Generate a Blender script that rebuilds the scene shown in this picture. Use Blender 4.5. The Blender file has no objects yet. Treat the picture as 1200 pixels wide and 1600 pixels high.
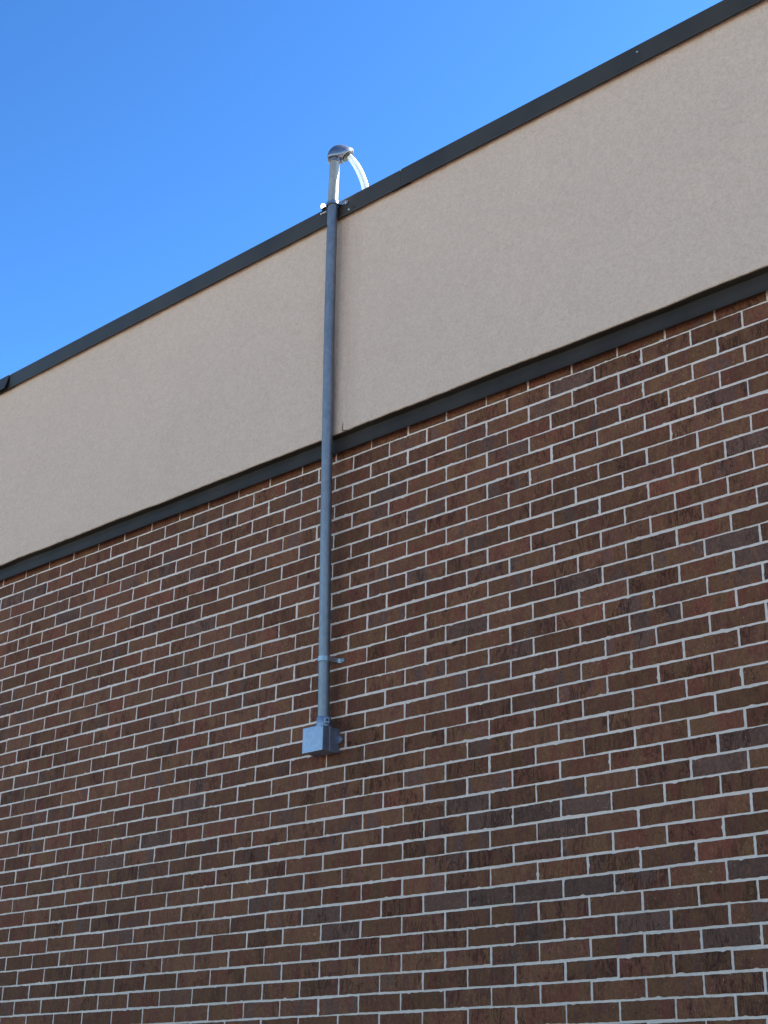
import bpy, bmesh, math, random
from mathutils import Vector, Matrix, noise

random.seed(7)
S = bpy.context.scene
COL = S.collection

# ------------------------------------------------------------------ camera
cd = bpy.data.cameras.new("camera")
cam = bpy.data.objects.new("camera", cd)
COL.objects.link(cam)
cd.sensor_fit = 'HORIZONTAL'
cd.sensor_width = 36.0
cd.lens = 2356.15 / 1200.0 * 36.0
cd.clip_start = 0.05
cd.clip_end = 5000
RT = (0.73588722, 0.67686326, 0.0180588)
UP = (0.24660428, -0.29275687, 0.92383967)
FW = (-0.63059997, 0.67538843, 0.38235342)
M = Matrix(((RT[0], UP[0], -FW[0], 6.54584861),
            (RT[1], UP[1], -FW[1], -4.09649024),
            (RT[2], UP[2], -FW[2], -2.62095859),
            (0, 0, 0, 1)))
cam.matrix_world = M
S.camera = cam

# ------------------------------------------------------------------ sky, sun, exposure
SUN_AZ = math.radians(30.0)      # clockwise from +Y (into the building) towards +X
SUN_EL = math.radians(45.0)
w = bpy.data.worlds.new("World")
S.world = w
w.use_nodes = True
wn, wl = w.node_tree.nodes, w.node_tree.links
wn.clear()
sky = wn.new('ShaderNodeTexSky')
sky.sky_type = 'NISHITA'
sky.sun_disc = False
sky.sun_elevation = SUN_EL
sky.sun_rotation = SUN_AZ
sky.air_density = 1.0
sky.dust_density = 0.3
sky.ozone_density = 3.0
bg = wn.new('ShaderNodeBackground')
bg.inputs['Strength'].default_value = 0.052
wo = wn.new('ShaderNodeOutputWorld')
tint = wn.new('ShaderNodeMix'); tint.data_type = 'RGBA'; tint.blend_type = 'MULTIPLY'
tint.inputs[0].default_value = 1.0
tint.inputs[7].default_value = (0.366, 0.458, 0.392, 1)
gam = wn.new('ShaderNodeGamma')
gam.inputs['Gamma'].default_value = 1.9
wl.new(sky.outputs[0], gam.inputs['Color'])
wl.new(gam.outputs[0], tint.inputs[6])
wl.new(tint.outputs[2], bg.inputs['Color'])
wl.new(bg.outputs[0], wo.inputs['Surface'])

sd = bpy.data.lights.new("sun", 'SUN')
sd.energy = 5.0
sd.angle = math.radians(0.53)
sd.color = (1.0, 0.93, 0.82)
sun = bpy.data.objects.new("sun", sd)
COL.objects.link(sun)
sv = Vector((math.sin(SUN_AZ) * math.cos(SUN_EL), math.cos(SUN_AZ) * math.cos(SUN_EL), math.sin(SUN_EL)))
sun.rotation_euler = sv.to_track_quat('Z', 'Y').to_euler()

S.view_settings.view_transform = 'Standard'
S.view_settings.look = 'None'
S.view_settings.gamma = 1.0
S.view_settings.exposure = 2.24

# ------------------------------------------------------------------ material helpers
def mat(name):
    m = bpy.data.materials.new(name)
    m.use_nodes = True
    nt = m.node_tree
    return m, nt, nt.nodes['Principled BSDF']

def N(nt, kind, **kw):
    n = nt.nodes.new(kind)
    for k, v in kw.items():
        if k in n.inputs:
            n.inputs[k].default_value = v
        else:
            setattr(n, k, v)
    return n

def link(nt, a, b):
    nt.links.new(a, b)

def math_node(nt, op, a, b=None, clamp=False):
    n = nt.nodes.new('ShaderNodeMath'); n.operation = op; n.use_clamp = clamp
    for i, v in enumerate((a, b)):
        if v is None: continue
        if isinstance(v, (int, float)): n.inputs[i].default_value = v
        else: nt.links.new(v, n.inputs[i])
    return n.outputs[0]

def smooth(nt, v, lo, hi):
    n = nt.nodes.new('ShaderNodeMapRange'); n.interpolation_type = 'SMOOTHSTEP'
    n.inputs['From Min'].default_value = lo; n.inputs['From Max'].default_value = hi
    nt.links.new(v, n.inputs['Value'])
    return n.outputs['Result']

def mix(nt, f, a, b, mode='MIX'):
    n = nt.nodes.new('ShaderNodeMix'); n.data_type = 'RGBA'; n.blend_type = mode
    for s, v in ((0, f), (6, a), (7, b)):
        if isinstance(v, (int, float)): n.inputs[s].default_value = v
        elif isinstance(v, tuple): n.inputs[s].default_value = (*v, 1) if len(v) == 3 else v
        else: nt.links.new(v, n.inputs[s])
    return n.outputs[2]

def coords(nt, scale=(1, 1, 1), add=None):
    tc = nt.nodes.new('ShaderNodeTexCoord')
    v = tc.outputs['Object']
    if add is not None:
        a = nt.nodes.new('ShaderNodeVectorMath'); a.operation = 'ADD'
        nt.links.new(v, a.inputs[0]); nt.links.new(add, a.inputs[1]); v = a.outputs[0]
    mp = nt.nodes.new('ShaderNodeMapping'); mp.inputs['Scale'].default_value = scale
    nt.links.new(v, mp.inputs['Vector'])
    return mp.outputs[0]

def noise_tex(nt, vec, scale, detail=3, rough=0.55, dist=0.0):
    n = nt.nodes.new('ShaderNodeTexNoise')
    n.inputs['Scale'].default_value = scale; n.inputs['Detail'].default_value = detail
    n.inputs['Roughness'].default_value = rough; n.inputs['Distortion'].default_value = dist
    nt.links.new(vec, n.inputs['Vector'])
    return n.outputs['Fac']

def bump(nt, bs, h, strength, dist):
    b = nt.nodes.new('ShaderNodeBump'); b.inputs['Strength'].default_value = strength
    b.inputs['Distance'].default_value = dist
    nt.links.new(h, b.inputs['Height']); nt.links.new(b.outputs[0], bs.inputs['Normal'])

# brick: every brick carries its own random numbers (attribute "brick") that pick its body colour
def make_brick():
    m, nt, bs = mat('brick')
    at = nt.nodes.new('ShaderNodeAttribute'); at.attribute_name = 'brick'
    sp = nt.nodes.new('ShaderNodeSeparateColor'); link(nt, at.outputs['Color'], sp.inputs[0])
    r, g, b = sp.outputs
    cb = nt.nodes.new('ShaderNodeCombineXYZ')
    link(nt, math_node(nt, 'MULTIPLY', g, 37.0), cb.inputs[0])
    link(nt, math_node(nt, 'MULTIPLY', b, 53.0), cb.inputs[1])
    link(nt, math_node(nt, 'MULTIPLY', g, 91.0), cb.inputs[2])
    off = cb.outputs[0]
    # colour drifts across each face in upright patches: olive brown, red brown, purple grey
    band = noise_tex(nt, coords(nt, (1, 1, .30), off), 13, 3, .6, .6)
    band2 = noise_tex(nt, coords(nt, (1, 1, .45), off), 27, 3, .6, .9)
    fine = noise_tex(nt, coords(nt, (1, 1, .7), off), 130, 4, .7, .3)
    olive, red, plum, grey_c = (.101, .0470, .0212), (.113, .0305, .0192), (.080, .0315, .0255), (.058, .0410, .0390)
    base = mix(nt, smooth(nt, band, .43, .57), olive, red)
    base = mix(nt, smooth(nt, g, .0, .9), base, mix(nt, smooth(nt, band2, .42, .60), olive, plum))
    base = mix(nt, math_node(nt, 'MULTIPLY', smooth(nt, band2, .55, .66), .6), base, (0.1042, 0.0220, 0.0146))
    grey = math_node(nt, 'ADD', smooth(nt, r, .945, .96),
                     math_node(nt, 'MULTIPLY', smooth(nt, r, .70, .74), smooth(nt, band, .50, .60)), True)
    base = mix(nt, math_node(nt, 'MULTIPLY', grey, .82), base, grey_c)
    base = mix(nt, .40, base, mix(nt, smooth(nt, fine, .3, .7), (0.0415, 0.0142, 0.0086), (0.1540, 0.0570, 0.0361)))
    # dragged skin: dark broken drag marks that branch, and darker torn patches beside them
    veinn = noise_tex(nt, coords(nt, (1, 1, .24), off), 38, 4, .62, 1.6)
    vein = math_node(nt, 'SUBTRACT', 1.0, smooth(nt, math_node(nt, 'ABSOLUTE', math_node(nt, 'SUBTRACT', veinn, .5)), .004, .034))
    where = noise_tex(nt, coords(nt, (1, 1, .6), off), 16, 2, .5)
    tear = noise_tex(nt, coords(nt, (1, 1, .20), off), 60, 4, .65, 1.1)
    s = math_node(nt, 'MULTIPLY', vein, smooth(nt, where, .44, .54))
    s = math_node(nt, 'MAXIMUM', s, math_node(nt, 'MULTIPLY', math_node(nt, 'MULTIPLY', smooth(nt, tear, .55, .64), smooth(nt, where, .44, .60)), .8))
    s = math_node(nt, 'MULTIPLY', s, math_node(nt, 'ADD', .25, math_node(nt, 'MULTIPLY', smooth(nt, math_node(nt, 'FRACT', math_node(nt, 'MULTIPLY', g, 7.3)), .1, .9), .75)))
    base = mix(nt, math_node(nt, 'MULTIPLY', s, .86), base, (0.0261, 0.0069, 0.0047))
    lt = noise_tex(nt, coords(nt, (1, 1, .45), off), 70, 3, .65, .9)
    base = mix(nt, math_node(nt, 'MULTIPLY', smooth(nt, lt, .57, .70), .5), base, (0.1717, 0.0691, 0.0404))
    # pits, and pale specks of mortar and grog
    pit = noise_tex(nt, coords(nt, (1, 1, 1), off), 150, 1, .5)
    base = mix(nt, math_node(nt, 'MULTIPLY', smooth(nt, pit, .70, .74), .85), base, (0.0143, 0.0056, 0.0043))
    spk = noise_tex(nt, coords(nt, (1, 1, 1), off), 165, 1, .5, .2)
    base = mix(nt, math_node(nt, 'MULTIPLY', smooth(nt, spk, .745, .78), .75), base, (0.3553, 0.1985, 0.1720))
    val = nt.nodes.new('ShaderNodeHueSaturation')
    link(nt, math_node(nt, 'ADD', math_node(nt, 'MULTIPLY', b, .38), .77), val.inputs['Value'])
    link(nt, base, val.inputs['Color'])
    link(nt, val.outputs[0], bs.inputs['Base Color'])
    bs.inputs['Roughness'].default_value = .85
    bs.inputs['Specular IOR Level'].default_value = .15
    h = math_node(nt, 'SUBTRACT', math_node(nt, 'ADD', fine, math_node(nt, 'MULTIPLY', lt, .5)), math_node(nt, 'ADD', math_node(nt, 'MULTIPLY', s, .8), math_node(nt, 'MULTIPLY', smooth(nt, pit, .68, .74), .8)))
    bump(nt, bs, h, .7, .003)
    return m

def make_mortar():
    m, nt, bs = mat('mortar')
    c = coords(nt)
    a = noise_tex(nt, c, 2.2, 4, .6)
    f = noise_tex(nt, c, 260, 3, .6)
    base = mix(nt, smooth(nt, a, .35, .68), (.53, .400, .385), (.44, .330, .318))
    base = mix(nt, .35, base, mix(nt, f, (.26, .245, .235), (.62, .585, .55)))
    d = noise_tex(nt, coords(nt, (1, 1, 2.0)), 7, 3, .6)
    base = mix(nt, math_node(nt, 'MULTIPLY', smooth(nt, d, .62, .74), .45), base, (.24, .205, .17))
    link(nt, base, bs.inputs['Base Color'])
    bs.inputs['Roughness'].default_value = .95
    bs.inputs['Specular IOR Level'].default_value = .2
    bump(nt, bs, noise_tex(nt, c, 130, 4, .7), 1.0, .006)
    return m

def make_stucco():
    m, nt, bs = mat('stucco')
    c = coords(nt)
    big = noise_tex(nt, c, 1.1, 3, .5)
    mid = noise_tex(nt, coords(nt, (1, 1, .6)), 6, 4, .6, .4)
    grain = noise_tex(nt, c, 105, 3, .55)
    blot = noise_tex(nt, c, 38, 3, .6, .5)
    base = mix(nt, smooth(nt, big, .3, .7), (0.4089, 0.2959, 0.2493), (0.3853, 0.2817, 0.2394))
    base = mix(nt, math_node(nt, 'MULTIPLY', smooth(nt, mid, .48, .70), .35), base, (0.3578, 0.2598, 0.2189))
    base = mix(nt, .28, base, mix(nt, smooth(nt, grain, .3, .7), (0.2595, 0.1870, 0.1560), (0.4953, 0.3667, 0.3128)))
    base = mix(nt, .20, base, mix(nt, smooth(nt, blot, .3, .7), (0.3146, 0.2258, 0.1886), (0.4404, 0.3278, 0.2802)))
    # rust-brown weathering just under the coping, ragged along its length
    tc = nt.nodes.new('ShaderNodeTexCoord')
    sx = nt.nodes.new('ShaderNodeSeparateXYZ'); link(nt, tc.outputs['Object'], sx.inputs[0])
    rag = noise_tex(nt, coords(nt, (1, 1, .12)), 16, 4, .65)
    edge = math_node(nt, 'ADD', sx.outputs[2], math_node(nt, 'MULTIPLY', rag, .085))
    stain = smooth(nt, edge, 1.185, 1.228)
    base = mix(nt, math_node(nt, 'MULTIPLY', stain, .5), base, (0.2595, 0.1507, 0.0977))
    # wash-down streaks beside the conduit
    dx = math_node(nt, 'ABSOLUTE', math_node(nt, 'SUBTRACT', sx.outputs[0], 2.50))
    near = math_node(nt, 'SUBTRACT', 1.0, smooth(nt, dx, .03, .13))
    stk = noise_tex(nt, coords(nt, (1, 1, .05)), 34, 3, .6)
    base = mix(nt, math_node(nt, 'MULTIPLY', math_node(nt, 'MULTIPLY', near, smooth(nt, stk, .35, .65)), .30), base, (0.2830, 0.1969, 0.1598))
    link(nt, base, bs.inputs['Base Color'])
    bs.inputs['Roughness'].default_value = .93
    bs.inputs['Specular IOR Level'].default_value = .2
    h = math_node(nt, 'ADD', math_node(nt, 'MULTIPLY', grain, 1.0), math_node(nt, 'MULTIPLY', blot, .9))
    h = math_node(nt, 'ADD', h, math_node(nt, 'MULTIPLY', mid, 1.2))
    bump(nt, bs, h, .75, .006)
    return m

def make_painted(name, col, rough, var=.25, spec=.5):
    m, nt, bs = mat(name)
    a = noise_tex(nt, coords(nt, (1, 1, .5)), 5, 4, .6, .3)
    f = noise_tex(nt, coords(nt), 60, 3, .6)
    lo = tuple(c * (1 - var) for c in col); hi = tuple(min(1, c * (1 + var)) for c in col)
    base = mix(nt, smooth(nt, a, .3, .7), lo, hi)
    base = mix(nt, .2, base, mix(nt, f, lo, hi))
    link(nt, base, bs.inputs['Base Color'])
    link(nt, math_node(nt, 'ADD', math_node(nt, 'MULTIPLY', a, .2), rough - .1), bs.inputs['Roughness'])
    bs.inputs['Specular IOR Level'].default_value = spec
    bump(nt, bs, math_node(nt, 'ADD', a, math_node(nt, 'MULTIPLY', f, .05)), .15, .01)
    return m

def make_metal(name, col, rough, metallic=1.0, mottle=60):
    m, nt, bs = mat(name)
    a = noise_tex(nt, coords(nt, (1, 1, .6)), mottle, 4, .65, .4)
    g = noise_tex(nt, coords(nt, (1, 1, .35)), 9, 3, .6)
    f = math_node(nt, 'ADD', math_node(nt, 'MULTIPLY', a, .6), math_node(nt, 'MULTIPLY', g, .4))
    base = mix(nt, smooth(nt, f, .35, .65), tuple(c * .84 for c in col), tuple(min(1, c * 1.14) for c in col))
    link(nt, base, bs.inputs['Base Color'])
    bs.inputs['Metallic'].default_value = metallic
    link(nt, math_node(nt, 'ADD', math_node(nt, 'MULTIPLY', f, .24), rough - .12), bs.inputs['Roughness'])
    bump(nt, bs, f, .12, .002)
    return m

BRICK = make_brick()
MORTAR = make_mortar()
STUCCO = make_stucco()
BRONZE = make_painted('bronze_metal', (.0250, .0190, .0150), .5, .2, .28)
FLASHM = make_painted('flashing_metal', (.0225, .0172, .0148), .6, .25, .14)
DARKGAP = make_painted('dark_metal', (.018, .015, .014), .6, .2, .3)
GALV = make_metal('galvanised_conduit', (.166, .163, .186), .50, .8)
MASTM = make_metal('upper_conduit', (.315, .268, .230), .42, .55)  # lighter colour for the pipe above the roof edge
CAST = make_metal('cast_aluminium', (.20, .215, .27), .42, .85, 90)
BOXM = make_metal('grey_box_metal', (.190, .203, .270), .45, .85)
ZINC = make_metal('zinc_hardware', (.27, .27, .29), .40, .95)
RUBBER = make_painted('black_insert', (.012, .012, .013), .6)
ROOFM = make_painted('roof_membrane', (.55, .54, .52), .8, .1)

def make_cable():
    m, nt, bs = mat('white_cable')
    f = noise_tex(nt, coords(nt), 30, 3, .6)
    link(nt, mix(nt, f, (.74, .73, .70), (.84, .84, .82)), bs.inputs['Base Color'])
    bs.inputs['Roughness'].default_value = .35
    bs.inputs['Subsurface Weight'].default_value = .5
    bs.inputs['Subsurface Radius'].default_value = (1, 1, 1)
    bs.inputs['Subsurface Scale'].default_value = .006
    return m
CABLE = make_cable()

def make_ground():
    m, nt, bs = mat('pale_concrete')
    c = coords(nt)
    a = noise_tex(nt, c, .35, 5, .6); f = noise_tex(nt, c, 90, 3, .6)
    base = mix(nt, smooth(nt, a, .3, .7), (.47, .42, .35), (.40, .36, .305))
    base = mix(nt, .4, base, mix(nt, f, (.26, .23, .20), (.50, .46, .39)))
    link(nt, base, bs.inputs['Base Color'])
    bs.inputs['Roughness'].default_value = .9
    bump(nt, bs, f, .6, .006)
    return m
PAVING = make_ground()

# ------------------------------------------------------------------ object helpers
def empty(name, loc, label=None, cat=None):
    o = bpy.data.objects.new(name, None); COL.objects.link(o); o.location = loc
    o.empty_display_size = .1
    if label: o['label'] = label
    if cat: o['category'] = cat
    return o

def link_mesh(name, me, mats, parent=None, smooth_shade=False):
    o = bpy.data.objects.new(name, me); COL.objects.link(o)
    for m in (mats if isinstance(mats, list) else [mats]): me.materials.append(m)
    if smooth_shade:
        for p in me.polygons: p.use_smooth = True
    if parent is not None:
        o.parent = parent
        # meshes are modelled in world metres; cancel the (translation-only) parent chain
        t = Vector((0, 0, 0)); p = parent
        while p: t += p.location; p = p.parent
        o.location = -t
    return o

def from_bm(name, bm, mats, parent=None, smooth_shade=False, bevel=0.0, seg=2):
    me = bpy.data.meshes.new(name)
    bmesh.ops.recalc_face_normals(bm, faces=bm.faces[:])
    if bevel:
        bmesh.ops.bevel(bm, geom=[e for e in bm.edges if len(e.link_faces) == 2 and e.calc_face_angle(0) > .6], offset=bevel, segments=seg, affect='EDGES', profile=.6)
    bm.to_mesh(me); bm.free()
    o = link_mesh(name, me, mats, parent, smooth_shade)
    if smooth_shade:
        try:
            me.set_sharp_from_angle(angle=math.radians(38))
        except Exception: pass
    return o

def add_box(bm, x0, x1, y0, y1, z0, z1):
    v = [bm.verts.new(p) for p in ((x0,y0,z0),(x1,y0,z0),(x1,y1,z0),(x0,y1,z0),(x0,y0,z1),(x1,y0,z1),(x1,y1,z1),(x0,y1,z1))]
    for f in ((0,3,2,1),(4,5,6,7),(0,1,5,4),(1,2,6,5),(2,3,7,6),(3,0,4,7)):
        bm.faces.new([v[i] for i in f])

def add_tube(bm, pts, rad, seg=24, cap=True):
    pts = [Vector(p) for p in pts]
    if not isinstance(rad, (list, tuple)): rad = [rad] * len(pts)
    rings = []
    ref = None
    for i, p in enumerate(pts):
        t = (pts[min(i+1, len(pts)-1)] - pts[max(i-1, 0)]).normalized()
        if ref is None:
            ref = Vector((1, 0, 0)) if abs(t.x) < .9 else Vector((0, 1, 0))
        u = (ref - t * ref.dot(t)).normalized(); ref = u
        v = t.cross(u)
        rings.append([bm.verts.new(p + (u*math.cos(a) + v*math.sin(a)) * rad[i]) for a in [2*math.pi*k/seg for k in range(seg)]])
    for a, b in zip(rings, rings[1:]):
        for k in range(seg):
            bm.faces.new((a[k], a[(k+1) % seg], b[(k+1) % seg], b[k]))
    if cap:
        bm.faces.new(rings[0][::-1]); bm.faces.new(rings[-1])
    return rings

def sweep_x(bm, xs, prof, close=True, ends=True):
    """prof(x) gives the (y, z) outline at station x"""
    rings = [[bm.verts.new((x, y, z)) for y, z in prof(x)] for x in xs]
    n = len(rings[0])
    for a, b in zip(rings, rings[1:]):
        for k in range(n if close else n-1):
            bm.faces.new((a[k], a[(k+1) % n], b[(k+1) % n], b[k]))
    if ends:
        bm.faces.new(rings[0]); bm.faces.new(rings[-1][::-1])

def n1(x, seed, f=1.0):
    return noise.noise(Vector((x*f, seed*7.31, seed*3.17)))

def frange(a, b, s):
    n = max(1, int(round((b-a)/s)))
    return [a + (b-a)*i/n for i in range(n+1)]

# ------------------------------------------------------------------ ground
bm = bmesh.new()
GZ = -4.17
g = [bm.verts.new(p) for p in ((-900,-900,GZ),(900,-900,GZ),(900,900,GZ),(-900,900,GZ))]
bm.faces.new(g)
o = from_bm('parking_lot', bm, PAVING)
o['kind'] = 'structure'

def make_dark_ground():
    m, nt, bs = mat('dark_ground')
    c = coords(nt)
    a = noise_tex(nt, c, .5, 5, .6); f = noise_tex(nt, c, 110, 3, .6)
    base = mix(nt, smooth(nt, a, .3, .7), (.045, .043, .041), (.070, .067, .063))
    base = mix(nt, .4, base, mix(nt, f, (.02, .02, .02), (.12, .115, .105)))
    link(nt, base, bs.inputs['Base Color'])
    bs.inputs['Roughness'].default_value = .9
    bump(nt, bs, f, .6, .006)
    return m
bm = bmesh.new()
g = [bm.verts.new(p) for p in ((-60,-6.2,GZ+.004),(60,-6.2,GZ+.004),(60,-.001,GZ+.004),(-60,-.001,GZ+.004))]
bm.faces.new(g)
o = from_bm('unseen_dark_strip', bm, make_dark_ground())  # dark sheet added out of view to darken reflections in undersides
o['kind'] = 'structure'

# ------------------------------------------------------------------ the building
X0, X1 = -9.0, 9.5
bld = empty('brick_building', (0, 0, GZ), 'building side wall of brown brick under a beige stucco band with dark metal trim', 'building')

BX, BZ = 0.2032, 0.2032/3*0.96394
JT = 0.0081        # bed joints
JH = 0.0086        # head joints

GREY = {(1,17),(2,0),(2,1),(5,2),(8,21),(9,7),(13,17),(13,20),(14,15),(14,21),(21,7),(23,6),(23,20),(24,5),(24,15),(24,20),(25,15),(25,16),(25,17),
        (26,17),(29,11),(29,14),(29,15),(29,16),(29,17),(29,20),(30,12),(31,18),(32,20)}      # fired grey in the wall: (course, place in the course)

def build_bricks():
    verts, faces, fm, attr = [], [], [], []
    def put(pl):
        i = len(verts); verts.extend(pl); return list(range(i, i+len(pl)))
    # mortar body
    a = put([(X0,.0019,GZ),(X1,.0019,GZ),(X1,.0019,.10),(X0,.0019,.10),(X0,.30,GZ),(X1,.30,GZ),(X1,.30,.10),(X0,.30,.10)])
    for f in ((0,1,2,3),(5,4,7,6),(4,0,3,7),(1,5,6,2),(3,2,6,7),(4,5,1,0)):
        faces.append([a[k] for k in f]); fm.append(1); attr.append((.5,.5,.5,1))
    course = -1
    z_top = BZ*1
    n = 0
    while True:
        zt = -(n-1)*BZ; zb = -n*BZ
        if zb < GZ: break
        k0 = int(math.floor(X0/BX)) + 1; k1 = int(math.floor(X1/BX)) - 1
        sh = 0.0 if n % 2 == 0 else .5
        wob = random.uniform(-.0010, .0010)
        for k in range(k0, k1):
            xa = (k+sh)*BX + JH/2 + max(-.0016, min(.0016, random.gauss(0, .0009)))
            xb = (k+sh+1)*BX - JH/2 + max(-.0016, min(.0016, random.gauss(0, .0009)))
            z0 = zb + JT/2 + wob + random.gauss(0, .0007); z1 = zt - JT/2 + wob + random.gauss(0, .0007)
            det = -1.2 < xa < 6.2 and z1 > -3.0
            L, H = xb-xa, z1-z0
            tl = random.gauss(0, .0007)
            ol = []
            nh, nv = (16, 6) if det else (1, 1)
            for i in range(nh): ol.append((i/nh, 0, 0, -1))
            for i in range(nv): ol.append((1, i/nv, 1, 0))
            for i in range(nh): ol.append((1-i/nh, 1, 0, 1))
            for i in range(nv): ol.append((0, 1-i/nv, -1, 0))
            sd = random.uniform(0, 1000)
            push = random.uniform(-.0006, .0003); tx = random.gauss(0, .0003); tz = random.gauss(0, .0002)
            lo, lm_, lf = [], [], []
            for (u, v, nx, nz) in ol:
                x = xa+u*L; z = z0+v*H + tl*(u-.5)*2
                if det:
                    q = noise.noise(Vector((x*45+sd, z*45, sd)))*.0011 + noise.noise(Vector((x*190+sd, z*190, sd*2)))*.0014
                    if random.random() < .022: q -= random.uniform(.0015, .0042)      # a nibble out of the arris
                    if random.random() < .010: q += random.uniform(.0005, .0015)
                    x += nx*q; z += nz*q
                corner = (u in (0, 1)) and (v in (0, 1))
                cu = (x-xa)/L-.5; cv = (z-z0)/H-.5
                yy = push + tx*cu*2 + tz*cv*2
                lo.append((x, .012, z)); lm_.append((x, yy+.0009, z))
                ins = .0016
                lf.append((x - math.copysign(min(ins, abs(cu)*L), cu)*(1 if abs(cu) > .49 else 0), yy, z - math.copysign(ins, cv)*(1 if abs(cv) > .44 else 0)))
            a, b, c = put(lo), put(lm_), put(lf)
            m = len(ol)
            rr = random.random()
            if det and n > 0: rr = 1.0 if (n, k) in GREY else min(rr, .93)*.95
            col = (rr, random.random(), random.random(), 1)
            for i in range(m):
                j = (i+1) % m
                faces.append([a[i], a[j], b[j], b[i]]); faces.append([b[i], b[j], c[j], c[i]])
                fm += [0, 0]; attr += [col, col]
            faces.append(c); fm.append(0); attr.append(col)
        n += 1
    me = bpy.data.meshes.new('brick_wall')
    me.from_pydata(verts, [], faces)
    me.polygons.foreach_set('material_index', fm)
    at = me.attributes.new('brick', 'FLOAT_COLOR', 'FACE')
    at.data.foreach_set('color', [c for t in attr for c in t])
    me.update()
    return link_mesh('brick_wall', me, [BRICK, MORTAR], bld)
build_bricks()

EIFS_Y, COP_Y, FL_Y = -.045, -.062, -.028

# stucco band: thick slab with a hand-cut, gently wavering lower edge
def stucco_prof(x):
    zb = .104 + .0045*n1(x, 1, 1.9) + .0030*n1(x, 2, 5.2) + .0016*n1(x, 3, 31)
    yb = EIFS_Y + .0016*n1(x, 4, 1.1)
    r = .004
    pts = [(.30, 1.20), (yb, 1.20)]
    for z in (1.0, .8, .6, .4, .25):
        pts.append((yb + .0011*noise.noise(Vector((x*1.3, z*1.7, 4.2))), z))
    pts += [(yb, zb+r), (yb+.0015, zb+.001), (yb+r, zb), (.30, zb)]
    return pts
bm = bmesh.new()
sweep_x(bm, frange(X0, -1.5, .25)[:-1] + frange(-1.5, 6.5, .012) + frange(6.5, X1, .25)[1:], stucco_prof)
stucco = from_bm('stucco_band', bm, STUCCO, bld)
# ragged crack at the lower edge beside the conduit: drawn as a thin proud dark smear
bm = bmesh.new()
add_tube(bm, [(2.5165, EIFS_Y-.0003, .147), (2.5172, EIFS_Y-.0006, .136), (2.5162, EIFS_Y-.0008, .122), (2.5172, EIFS_Y-.0008, .108)], [.0004, .0010, .0014, .0022], 8)
add_tube(bm, [(2.5172, EIFS_Y-.0003, .108), (2.526, EIFS_Y-.0006, .1055), (2.540, EIFS_Y-.0003, .1045)], [.0018, .0020, .0006], 8)
from_bm('crack_smear', bm, DARKGAP, stucco, True)

# metal flashing between stucco and brick; top return added to darken the stucco underside
def flash_prof(x):
    y = FL_Y + .0010*n1(x, 8, 1.3)
    zb = .022 + .0012*n1(x, 9, .9)
    w1 = .0045*n1(x, 1, 1.9) + .0030*n1(x, 2, 5.2) + .0016*n1(x, 3, 31)
    return [(EIFS_Y+.0035, .1025+w1), (EIFS_Y+.0055, .1000+w1), (y+.0125, .0965+w1*.5), (y+.0095, .086), (y+.0035, .062), (y, zb+.008), (y-.004, zb), (y-.0025, zb-.0012), (y+.0015, zb+.005), (y+.0055, .062), (y+.0113, .087), (y+.0140, .1015+w1*.5)]
bm = bmesh.new()
sweep_x(bm, frange(X0, -1.5, .25)[:-1] + frange(-1.5, 6.5, .024) + frange(6.5, X1, .25)[1:], flash_prof)
from_bm('metal_flashing', bm, FLASHM, bld)

# coping in three lengths
ZT, ZB = 1.257, 1.163
def cop_prof(seed, flare=0.0, lift=0.0, thick=.0016):
    def f(x):
        wv = .0012*n1(x, seed, 1.6)
        y = COP_Y - lift + wv
        t = thick
        dz = .0012*n1(x, seed+1, 1.1)
        zt, zb = ZT + lift*.6 + dz, ZB + dz*.6
        fl = flare
        yk = y - fl
        return [(.120, zt-.012), (y+.004, zt), (y+.0008, zt-.0012), (y, zt-.005), (y - fl*.5 + .0012*n1(x, seed+3, 2.7), (zt+zb)/2),
                (yk, zb+.011), (yk-.006, zb+.003), (yk-.0055, zb), (yk-.001, zb+.001), (yk+.003, zb+.008), (y-fl*.5+t, (zt+zb)/2), (y+t, zt-.006), (y+.005, zt-t), (.120, zt-.012-t), ]
    return f
XS_L, XS_R = -.088, 2.838
c_mid = bmesh.new(); sweep_x(c_mid, frange(XS_L+.002, XS_R-.0015, .05), cop_prof(21))
mid = from_bm('coping', c_mid, BRONZE, bld)
c_rt = bmesh.new(); sweep_x(c_rt, frange(XS_R+.0015, X1, .05), cop_prof(31, 0, .0012))
rt = from_bm('coping', c_rt, BRONZE, bld)
c_lf = bmesh.new(); sweep_x(c_lf, frange(X0, XS_L-.002, .05), cop_prof(41, .019, .002))
lf = from_bm('coping', c_lf, BRONZE, bld)
# splice plates behind both joints
for xs, par in ((XS_L, mid), (XS_R, rt)):
    bm = bmesh.new()
    sweep_x(bm, [xs-.35 if par is mid else xs-.05, xs+.05], lambda x: [(.118, ZT-.0165), (COP_Y+.0065, ZT-.0035), (COP_Y+.0035, ZT-.009), (COP_Y+.0035, ZB+.004), (COP_Y+.0015, ZB-.001), (COP_Y+.007, ZB+.002), (COP_Y+.0065, ZT-.011), (.118, ZT-.0195)])
    from_bm('splice_plate', bm, DARKGAP, par)
def screw_or_spot(name, c, r, parent, axis=(0, -1, 0), mat_=ZINC, h=.004):
    bm = bmesh.new(); c = Vector(c); a = Vector(axis).normalized()
    add_tube(bm, [c - a*.001, c + a*h*.55, c + a*h*.9, c + a*h], [r, r, r*.7, r*.25], 12)
    return from_bm(name, bm, mat_, parent, True)
screw_or_spot('screw_or_spot', (2.530, COP_Y-.0005, 1.188), .0062, mid)
screw_or_spot('screw_or_spot', (2.556, COP_Y-.0005, 1.1905), .0050, mid, mat_=RUBBER)
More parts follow.
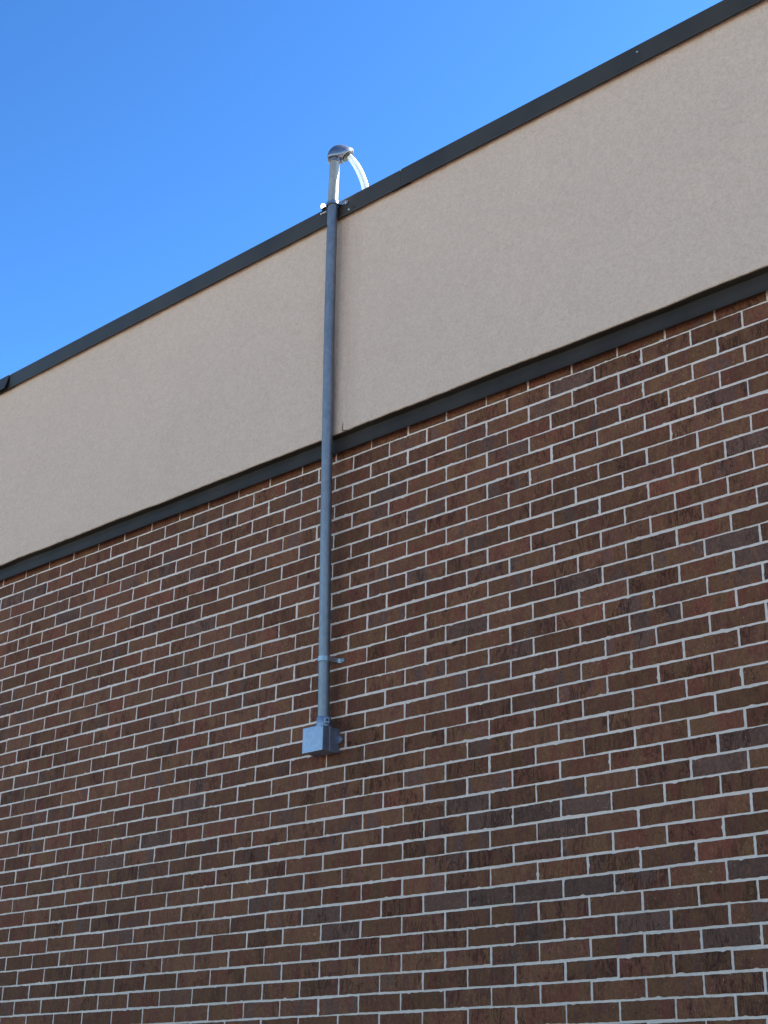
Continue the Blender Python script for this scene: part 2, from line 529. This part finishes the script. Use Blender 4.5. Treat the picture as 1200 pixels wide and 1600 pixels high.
screw_or_spot('screw_or_spot', (4.057, COP_Y-.0005, 1.226), .0042, rt)  # zinc disc standing in for a reflective drip spot, not a fastener

# parapet behind the coping and the flat roof
bm = bmesh.new(); add_box(bm, X0, X1, -.030, .110, 1.2005, 1.243)
from_bm('parapet_blocking', bm, DARKGAP, bld)
bm = bmesh.new(); add_box(bm, X0, X1, .3005, 22, .90, 1.00)
from_bm('roof', bm, ROOFM, bld)
bm = bmesh.new(); add_box(bm, X0, X0+.25, .3005, 22, GZ, .8995); add_box(bm, X1-.25, X1, .3005, 22, GZ, .8995); add_box(bm, X0+.2505, X1-.2505, 21.75, 22, GZ, .8995)
from_bm('rear_wall', bm, STUCCO, bld)

# ------------------------------------------------------------------ conduit mast
mast = empty('conduit_mast', (2.47, -.05, -1.145), 'blue-grey metal conduit running up the wall to a rounded weatherhead above the roof edge', 'conduit')
PR = .0232
axis = [(2.4700, -.0500, -1.150), (2.4680, -.0512, -1.0894), (2.4638, -.0560, -.8014), (2.4600, -.0610, -.5315), (2.4568, -.0670, -.1953),
        (2.4535, -.0765, .3359), (2.4525, -.0830, .7086), (2.4530, -.0885, 1.1652), (2.4570, -.0915, 1.3314), (2.4630, -.0950, 1.4750)]
def ax_at(z):
    for a, b in zip(axis, axis[1:]):
        if a[2] <= z <= b[2]:
            t = (z-a[2])/(b[2]-a[2]); return Vector(a).lerp(Vector(b), t)
    return Vector(axis[-1] if z > 0 else axis[0])
# smooth the run with a Catmull-Rom pass
def catmull(pts, n=8):
    P = [Vector(p) for p in pts]; out = []
    for i in range(len(P)-1):
        p0, p1, p2, p3 = P[max(i-1,0)], P[i], P[i+1], P[min(i+2,len(P)-1)]
        for k in range(n):
            t = k/n
            out.append(.5*((2*p1)+(p2-p0)*t+(2*p0-5*p1+4*p2-p3)*t*t+(3*p1-p0-3*p2+p3)*t**3))
    out.append(P[-1]); return out
run = catmull(axis)
bm = bmesh.new(); add_tube(bm, [p for p in run if p.z < 1.225] + [ax_at(1.229)], PR, 40)
from_bm('conduit_pipe', bm, GALV, mast, True)
bm = bmesh.new(); add_tube(bm, [ax_at(1.230)] + [p for p in run if p.z > 1.236], PR-.0004, 40)
mp = from_bm('conduit_mast_top', bm, MASTM, mast, True)
mp['label'] = 'lighter metal length above the roof edge'

# weatherhead: hood lofted along +Y (its mouth looks back over the roof)
HX, HY, HZ = 2.463, -.095, 1.470
def turn(bm_, a=-math.radians(47.4)):
    bmesh.ops.rotate(bm_, verts=bm_.verts[:], cent=(HX, HY, HZ), matrix=Matrix.Rotation(a, 3, 'Z'))
prof_top = [(-.0350, .004), (-.0340, .018), (-.0295, .036), (-.0200, .0520), (-.0060, .0660), (.0110, .0735), (.0300, .0745), (.0480, .0690), (.0660, .0590), (.0790, .0490)]
prof_bot = [(-.0350, -.003), (-.0335, -.006), (-.0290, -.008), (-.0200, -.009), (-.0060, -.009), (.0110, -.008), (.0290, -.003), (.0440, .0110), (.0620, .0300), (.0790, .0450)]
wid = [.012, .021, .0285, .0335, .0365, .0375, .0370, .0345, .0285, .0170]
def loft(bm, secs, seg):
    rings = [[bm.verts.new(p) for p in s] for s in secs]
    for a, b in zip(rings, rings[1:]):
        for k in range(seg): bm.faces.new((a[k], a[(k+1) % seg], b[(k+1) % seg], b[k]))
    bm.faces.new(rings[0][::-1]); bm.faces.new(rings[-1])
bm = bmesh.new()
secs = []
SEG = 32
for (yt, zt), (yb, zb), wd in zip(prof_top, prof_bot, wid):
    s = []
    for k in range(SEG):
        a = 2*math.pi*k/SEG
        cx, sz = math.cos(a), math.sin(a)
        ez = math.copysign(abs(sz)**(1.0 if sz > 0 else .35), sz)
        ex = cx if sz > 0 else math.copysign(abs(cx)**.8, cx)
        # rounded dome above, nearly flat sloping mouth below
        f = .22 + .78*ez if ez > 0 else .22*(1+ez)
        s.append((HX+wd*ex, HY + yb*(1-f)+yt*f, HZ + zb + (zt-zb)*f))
    secs.append(s)
loft(bm, secs, SEG)
turn(bm)
head = from_bm('weatherhead', bm, CAST, mast, True)
head.data.set_sharp_from_angle(angle=math.radians(70))
# rolled lip round the mouth
bm = bmesh.new()
lip = []
for i in range(33):
    a = math.pi*2*i/32
    t = (1-math.cos(a))/2
    lip.append((HX + math.sin(a)*.0345*(1-.25*t), HY+.0285+t*.052, HZ-.0045+t*.050))
add_tube(bm, lip, .0030, 8, False)
turn(bm)
from_bm('mouth_lip', bm, ZINC, head, True)
# dark insert plate set in the mouth
bm = bmesh.new()
ring = []
for i in range(24):
    a = math.pi*2*i/24; t = (1-math.cos(a))/2
    ring.append(bm.verts.new((HX+math.sin(a)*.0305*(1-.25*t), HY+.034+t*.042, HZ-.003+t*.0415)))
bm.faces.new(ring)
ex = bmesh.ops.extrude_face_region(bm, geom=bm.faces[:])
bmesh.ops.translate(bm, verts=[v for v in ex['geom'] if isinstance(v, bmesh.types.BMVert)], vec=(0, .0040, -.0042))
turn(bm)
from_bm('cable_insert', bm, RUBBER, head)
# clamp collar with its pinch bolt under the mouth
bm = bmesh.new(); add_tube(bm, [(HX, HY, HZ-.020), (HX, HY, HZ-.018), (HX, HY, HZ-.004), (HX, HY, HZ-.0005)], [PR+.0012, PR+.0034, PR+.0034, PR+.0030], 32)
add_box(bm, HX-.006, HX+.006, HY+PR, HY+PR+.014, HZ-.021, HZ-.006)
turn(bm)
from_bm('clamp_collar', bm, CAST, head, True)
def hp(x, y, z):
    v = Matrix.Rotation(-math.radians(47.4), 3, 'Z') @ Vector((x, y, 0)); return (HX+v.x, HY+v.y, HZ+z)
screw_or_spot('clamp_screw', hp(PR+.003, .010, -.007), .0050, head, (.736, -.677, 0), RUBBER, .004)
screw_or_spot('clamp_screw', hp(.005, PR+.008, -.014), .0052, head, (.736, -.677, 0), ZINC, .007)

# straps
def strap(zc, w_, gap, tail_dir, tail, name='pipe_strap', tilt=0.0, th=.0028):
    """band round the pipe, its tail running back to the wall face"""
    c = ax_at(zc)
    bm = bmesh.new()
    r0, r1 = PR+gap, PR+gap+th
    seg = 36
    R = []
    for k in range(seg):
        a = 2*math.pi*k/seg
        dz = tilt*math.cos(a - math.pi*.25)
        R.append([bm.verts.new((c.x+r*math.cos(a), c.y+r*math.sin(a), c.z+h+dz)) for r, h in ((r0,-w_/2),(r1,-w_/2+.001),(r1,w_/2-.001),(r0,w_/2))])
    for k in range(seg):
        a, b = R[k], R[(k+1) % seg]
        for i in range(4): bm.faces.new((a[i], b[i], b[(i+1) % 4], a[(i+1) % 4]))
    # tail: a strip from the band's right side back to the wall, then flat along it with a rounded end
    path = tail(c)
    prev = None
    for (x, y, hw, nx, ny) in path:
        q = [bm.verts.new(p) for p in ((x, y, zc-hw), (x+nx*th, y+ny*th, zc-hw), (x+nx*th, y+ny*th, zc+hw), (x, y, zc+hw))]
        if prev:
            for i in range(4): bm.faces.new((prev[i], q[i], q[(i+1) % 4], prev[(i+1) % 4]))
        else: bm.faces.new(q)
        prev = q
    bm.faces.new(prev[::-1])
    return from_bm(name, bm, ZINC, mast, True)
def tail_brick(c):
    xw, yw = 2.500, -.0022
    p = [(c.x+PR+.0005, c.y-.004, .0085, .9, -.4), (c.x+PR+.004, c.y+.016, .0085, .9, -.4), (c.x+PR+.008, yw-.010, .0085, .8, -.6), (c.x+PR+.012, yw-.003, .0085, .4, -.9),
         (c.x+PR+.017, yw, .0088, 0, -1), (c.x+PR+.026, yw, .0100, 0, -1), (c.x+PR+.034, yw, .0085, 0, -1), (c.x+PR+.039, yw, .0040, 0, -1)]
    return p
s1 = strap(-.884, .022, .0008, 1, tail_brick)
c = ax_at(-.884)
screw_or_spot('strap_screw', (c.x+PR+.0265, -.0048, -.884), .0062, s1, h=.0045)
bm = bmesh.new(); add_tube(bm, [(c.x+PR+.0265, -.0046, -.884), (c.x+PR+.0265, -.0062, -.884)], .0088, 16)
from_bm('washer', bm, ZINC, s1, True)
def tail_cop(c):
    yw = COP_Y - .0002
    return [(c.x+PR+.0005, c.y-.006, .0075, .9, -.4), (c.x+PR+.006, c.y+.006, .0075, .8, -.6), (c.x+PR+.016, yw-.005, .0075, .5, -.85), (c.x+PR+.024, yw-.0015, .008, .2, -1),
            (c.x+PR+.034, yw, .0095, 0, -1), (c.x+PR+.042, yw, .0080, 0, -1), (c.x+PR+.047, yw, .0035, 0, -1)]
s2 = strap(1.231, .017, .0042, 1, tail_cop, tilt=.004, th=.0038)
c = ax_at(1.231)
screw_or_spot('strap_screw', (c.x+PR+.034, COP_Y-.003, 1.231), .0058, s2, h=.004)
# clamp ear on the outer left of the band, turned edge-on to the wall, with its bolt
bm = bmesh.new()
ex0, ey0 = c.x - .053, c.y - .003
pts = [(.0205*math.cos(a)*(1 if math.cos(a) < 0 else .95), .0205*math.sin(a)) for a in [2*math.pi*q/20 for q in range(20)]]
A = [bm.verts.new((ex0, ey0+y, 1.237+z)) for y, z in pts]
B = [bm.verts.new((ex0-.004, ey0+y, 1.237+z)) for y, z in pts]
bm.faces.new(A); bm.faces.new(B[::-1])
for i in range(len(pts)):
    j = (i+1) % len(pts); bm.faces.new((A[i], B[i], B[j], A[j]))
from_bm('clamp_ear', bm, ZINC, s2, bevel=.001)
bm = bmesh.new()
add_box(bm, ex0-.004, c.x-PR+.001, c.y-.010, c.y+.010, 1.2325, 1.2365)
from_bm('clamp_arm', bm, ZINC, s2, bevel=.001)
bm = bmesh.new()
add_tube(bm, [(ex0-.010, ey0-.004, 1.207), (ex0+.020, ey0-.002, 1.208)], .0042, 12)
add_tube(bm, [(ex0-.012, ey0-.004, 1.207), (ex0-.007, ey0-.004, 1.207)], .0072, 6)
from_bm('clamp_bolt', bm, ZINC, s2)

# connector at the foot of the pipe, on top of the box
cz = -1.158
ca = ax_at(-1.13)
bm = bmesh.new()
add_tube(bm, [(ca.x, ca.y, cz), (ca.x, ca.y, cz+.006), (ca.x, ca.y, cz+.0065), (ca.x, ca.y, cz+.036), (ca.x, ca.y, cz+.040), (ca.x, ca.y, cz+.040)],
         [PR+.009, PR+.009, PR+.0052, PR+.0052, PR+.0035, PR+.001], 36)
con = from_bm('connector', bm, BOXM, mast, True)
bm = bmesh.new()
d = Vector((.92, -.39, 0)).normalized(); s_ = Vector((-d.y, d.x, 0))
cc = Vector((ca.x, ca.y, cz+.022)) + d*(PR+.0045)
v = []
for dd in (0, .0085):
    for (a_, b_) in ((-1, -1), (1, -1), (1, 1), (-1, 1)):
        v.append(bm.verts.new(cc + d*dd + s_*a_*.0105 + Vector((0, 0, b_*.0125))))
for f in ((0,1,2,3),(4,7,6,5),(0,4,5,1),(1,5,6,2),(2,6,7,3),(3,7,4,0)): bm.faces.new([v[i] for i in f])
from_bm('screw_boss', bm, BOXM, con, bevel=.002)
screw_or_spot('set_screw', cc + d*.0086, .0052, con, d, RUBBER, .002)

# ------------------------------------------------------------------ junction box
jb = empty('junction_box', (2.455, -.0025, -1.21), 'square grey metal junction box on the brick wall at the foot of the conduit', 'electrical box')
BX0, BX1, BZ0, BZ1 = 2.4005, 2.5115, -1.2600, -1.1595
bm = bmesh.new()
add_box(bm, BX0+.003, BX1-.002, -.0905, -.0560, BZ0+.001, BZ1-.0025)
body = from_bm('box_body', bm, BOXM, jb, bevel=.0025)
bm = bmesh.new()   # deeper back half with the rounded foot
zz = [(-.0555, BZ0+.0015), (-.022, BZ0+.0005), (-.012, BZ0+.003), (-.0025, BZ0+.008), (-.0025, BZ1-.0015), (-.0555, BZ1-.0015)]
sweep_x(bm, [BX0+.0015, BX1-.0005], lambda x: zz)
from_bm('box_back', bm, BOXM, body, bevel=.002)
bm = bmesh.new()   # raised rib that runs back to the mounting tab
add_box(bm, BX1-.0015, BX1+.0022, -.0600, -.0030, -1.2140, -1.1625)
from_bm('side_rib', bm, BOXM, body, bevel=.0012)
bm = bmesh.new()
add_box(bm, BX0, BX1, -.0955, -.0908, BZ0, BZ1)
cov = from_bm('cover_plate', bm, BOXM, jb, bevel=.0022, seg=3)
screw_or_spot('cover_screw', (BX1-.008, -.0952, BZ1-.007), .0032, cov, mat_=RUBBER, h=.0014)
screw_or_spot('cover_screw', (BX0+.008, -.0952, BZ0+.007), .0026, cov, mat_=BOXM, h=.0010)
bm = bmesh.new()
pts = [(0, .015), (.012, .014), (.024, .004), (.0245, -.004), (.016, -.013), (0, -.016)]
A = [bm.verts.new((BX1-.001+x, -.0125, -1.205+z)) for x, z in pts]
B = [bm.verts.new((BX1-.001+x, -.0050, -1.205+z)) for x, z in pts]
bm.faces.new(A[::-1]); bm.faces.new(B)
for i in range(len(pts)):
    j = (i+1) % len(pts); bm.faces.new((A[i], A[j], B[j], B[i]))
tab = from_bm('mounting_tab', bm, BOXM, jb, bevel=.0012)
screw_or_spot('tab_screw', (BX1+.013, -.0122, -1.206), .0052, tab, h=.004)

# ------------------------------------------------------------------ cable
cab = empty('service_cable', (2.58, .01, 1.26), 'white cable arching from the weatherhead mouth down behind the roof edge', 'cable')
DX, DY = .736, .677
up = [(.036, .030), (.060, .0225), (.081, -.003), (.102, -.038), (.120, -.079), (.134, -.120), (.1435, -.160), (.150, -.185)]
base_path = [Vector((2.463+DX*u, -.095+DY*u, 1.465+z)) for u, z in up]
base_path += [Vector((2.584, .036, 1.2675)), Vector((2.592, .075, 1.2635)), Vector((2.596, .118, 1.2575)), Vector((2.602, .140, 1.235)), Vector((2.603, .146, 1.17)), Vector((2.604, .148, 1.02))]
for (dx, dn, r) in ((-.0081, 0, .0082), (.0082, .001, .0082), (.0005, -.0078, .0066)):
    pl = []
    for i, p in enumerate(base_path):
        a = base_path[max(i-1, 0)]; b = base_path[min(i+1, len(base_path)-1)]
        t = (b-a).normalized()
        side = Vector((DX, DY, 0)); side = (side - t*side.dot(t)).normalized()   # across, in the plane of the arch
        if i > 7: side = Vector((1, 0, 0))
        nn = t.cross(side)
        k = .55 + .45*min(1, i/3)
        lift = .004 if i > 6 else 0
        pl.append(p + side*dx*k + nn*dn*k*(0 if i > 6 else 1) + Vector((0, 0, lift)))
    bm = bmesh.new(); add_tube(bm, catmull(pl, 6), r, 20)
    from_bm('cable', bm, CABLE, cab, True)
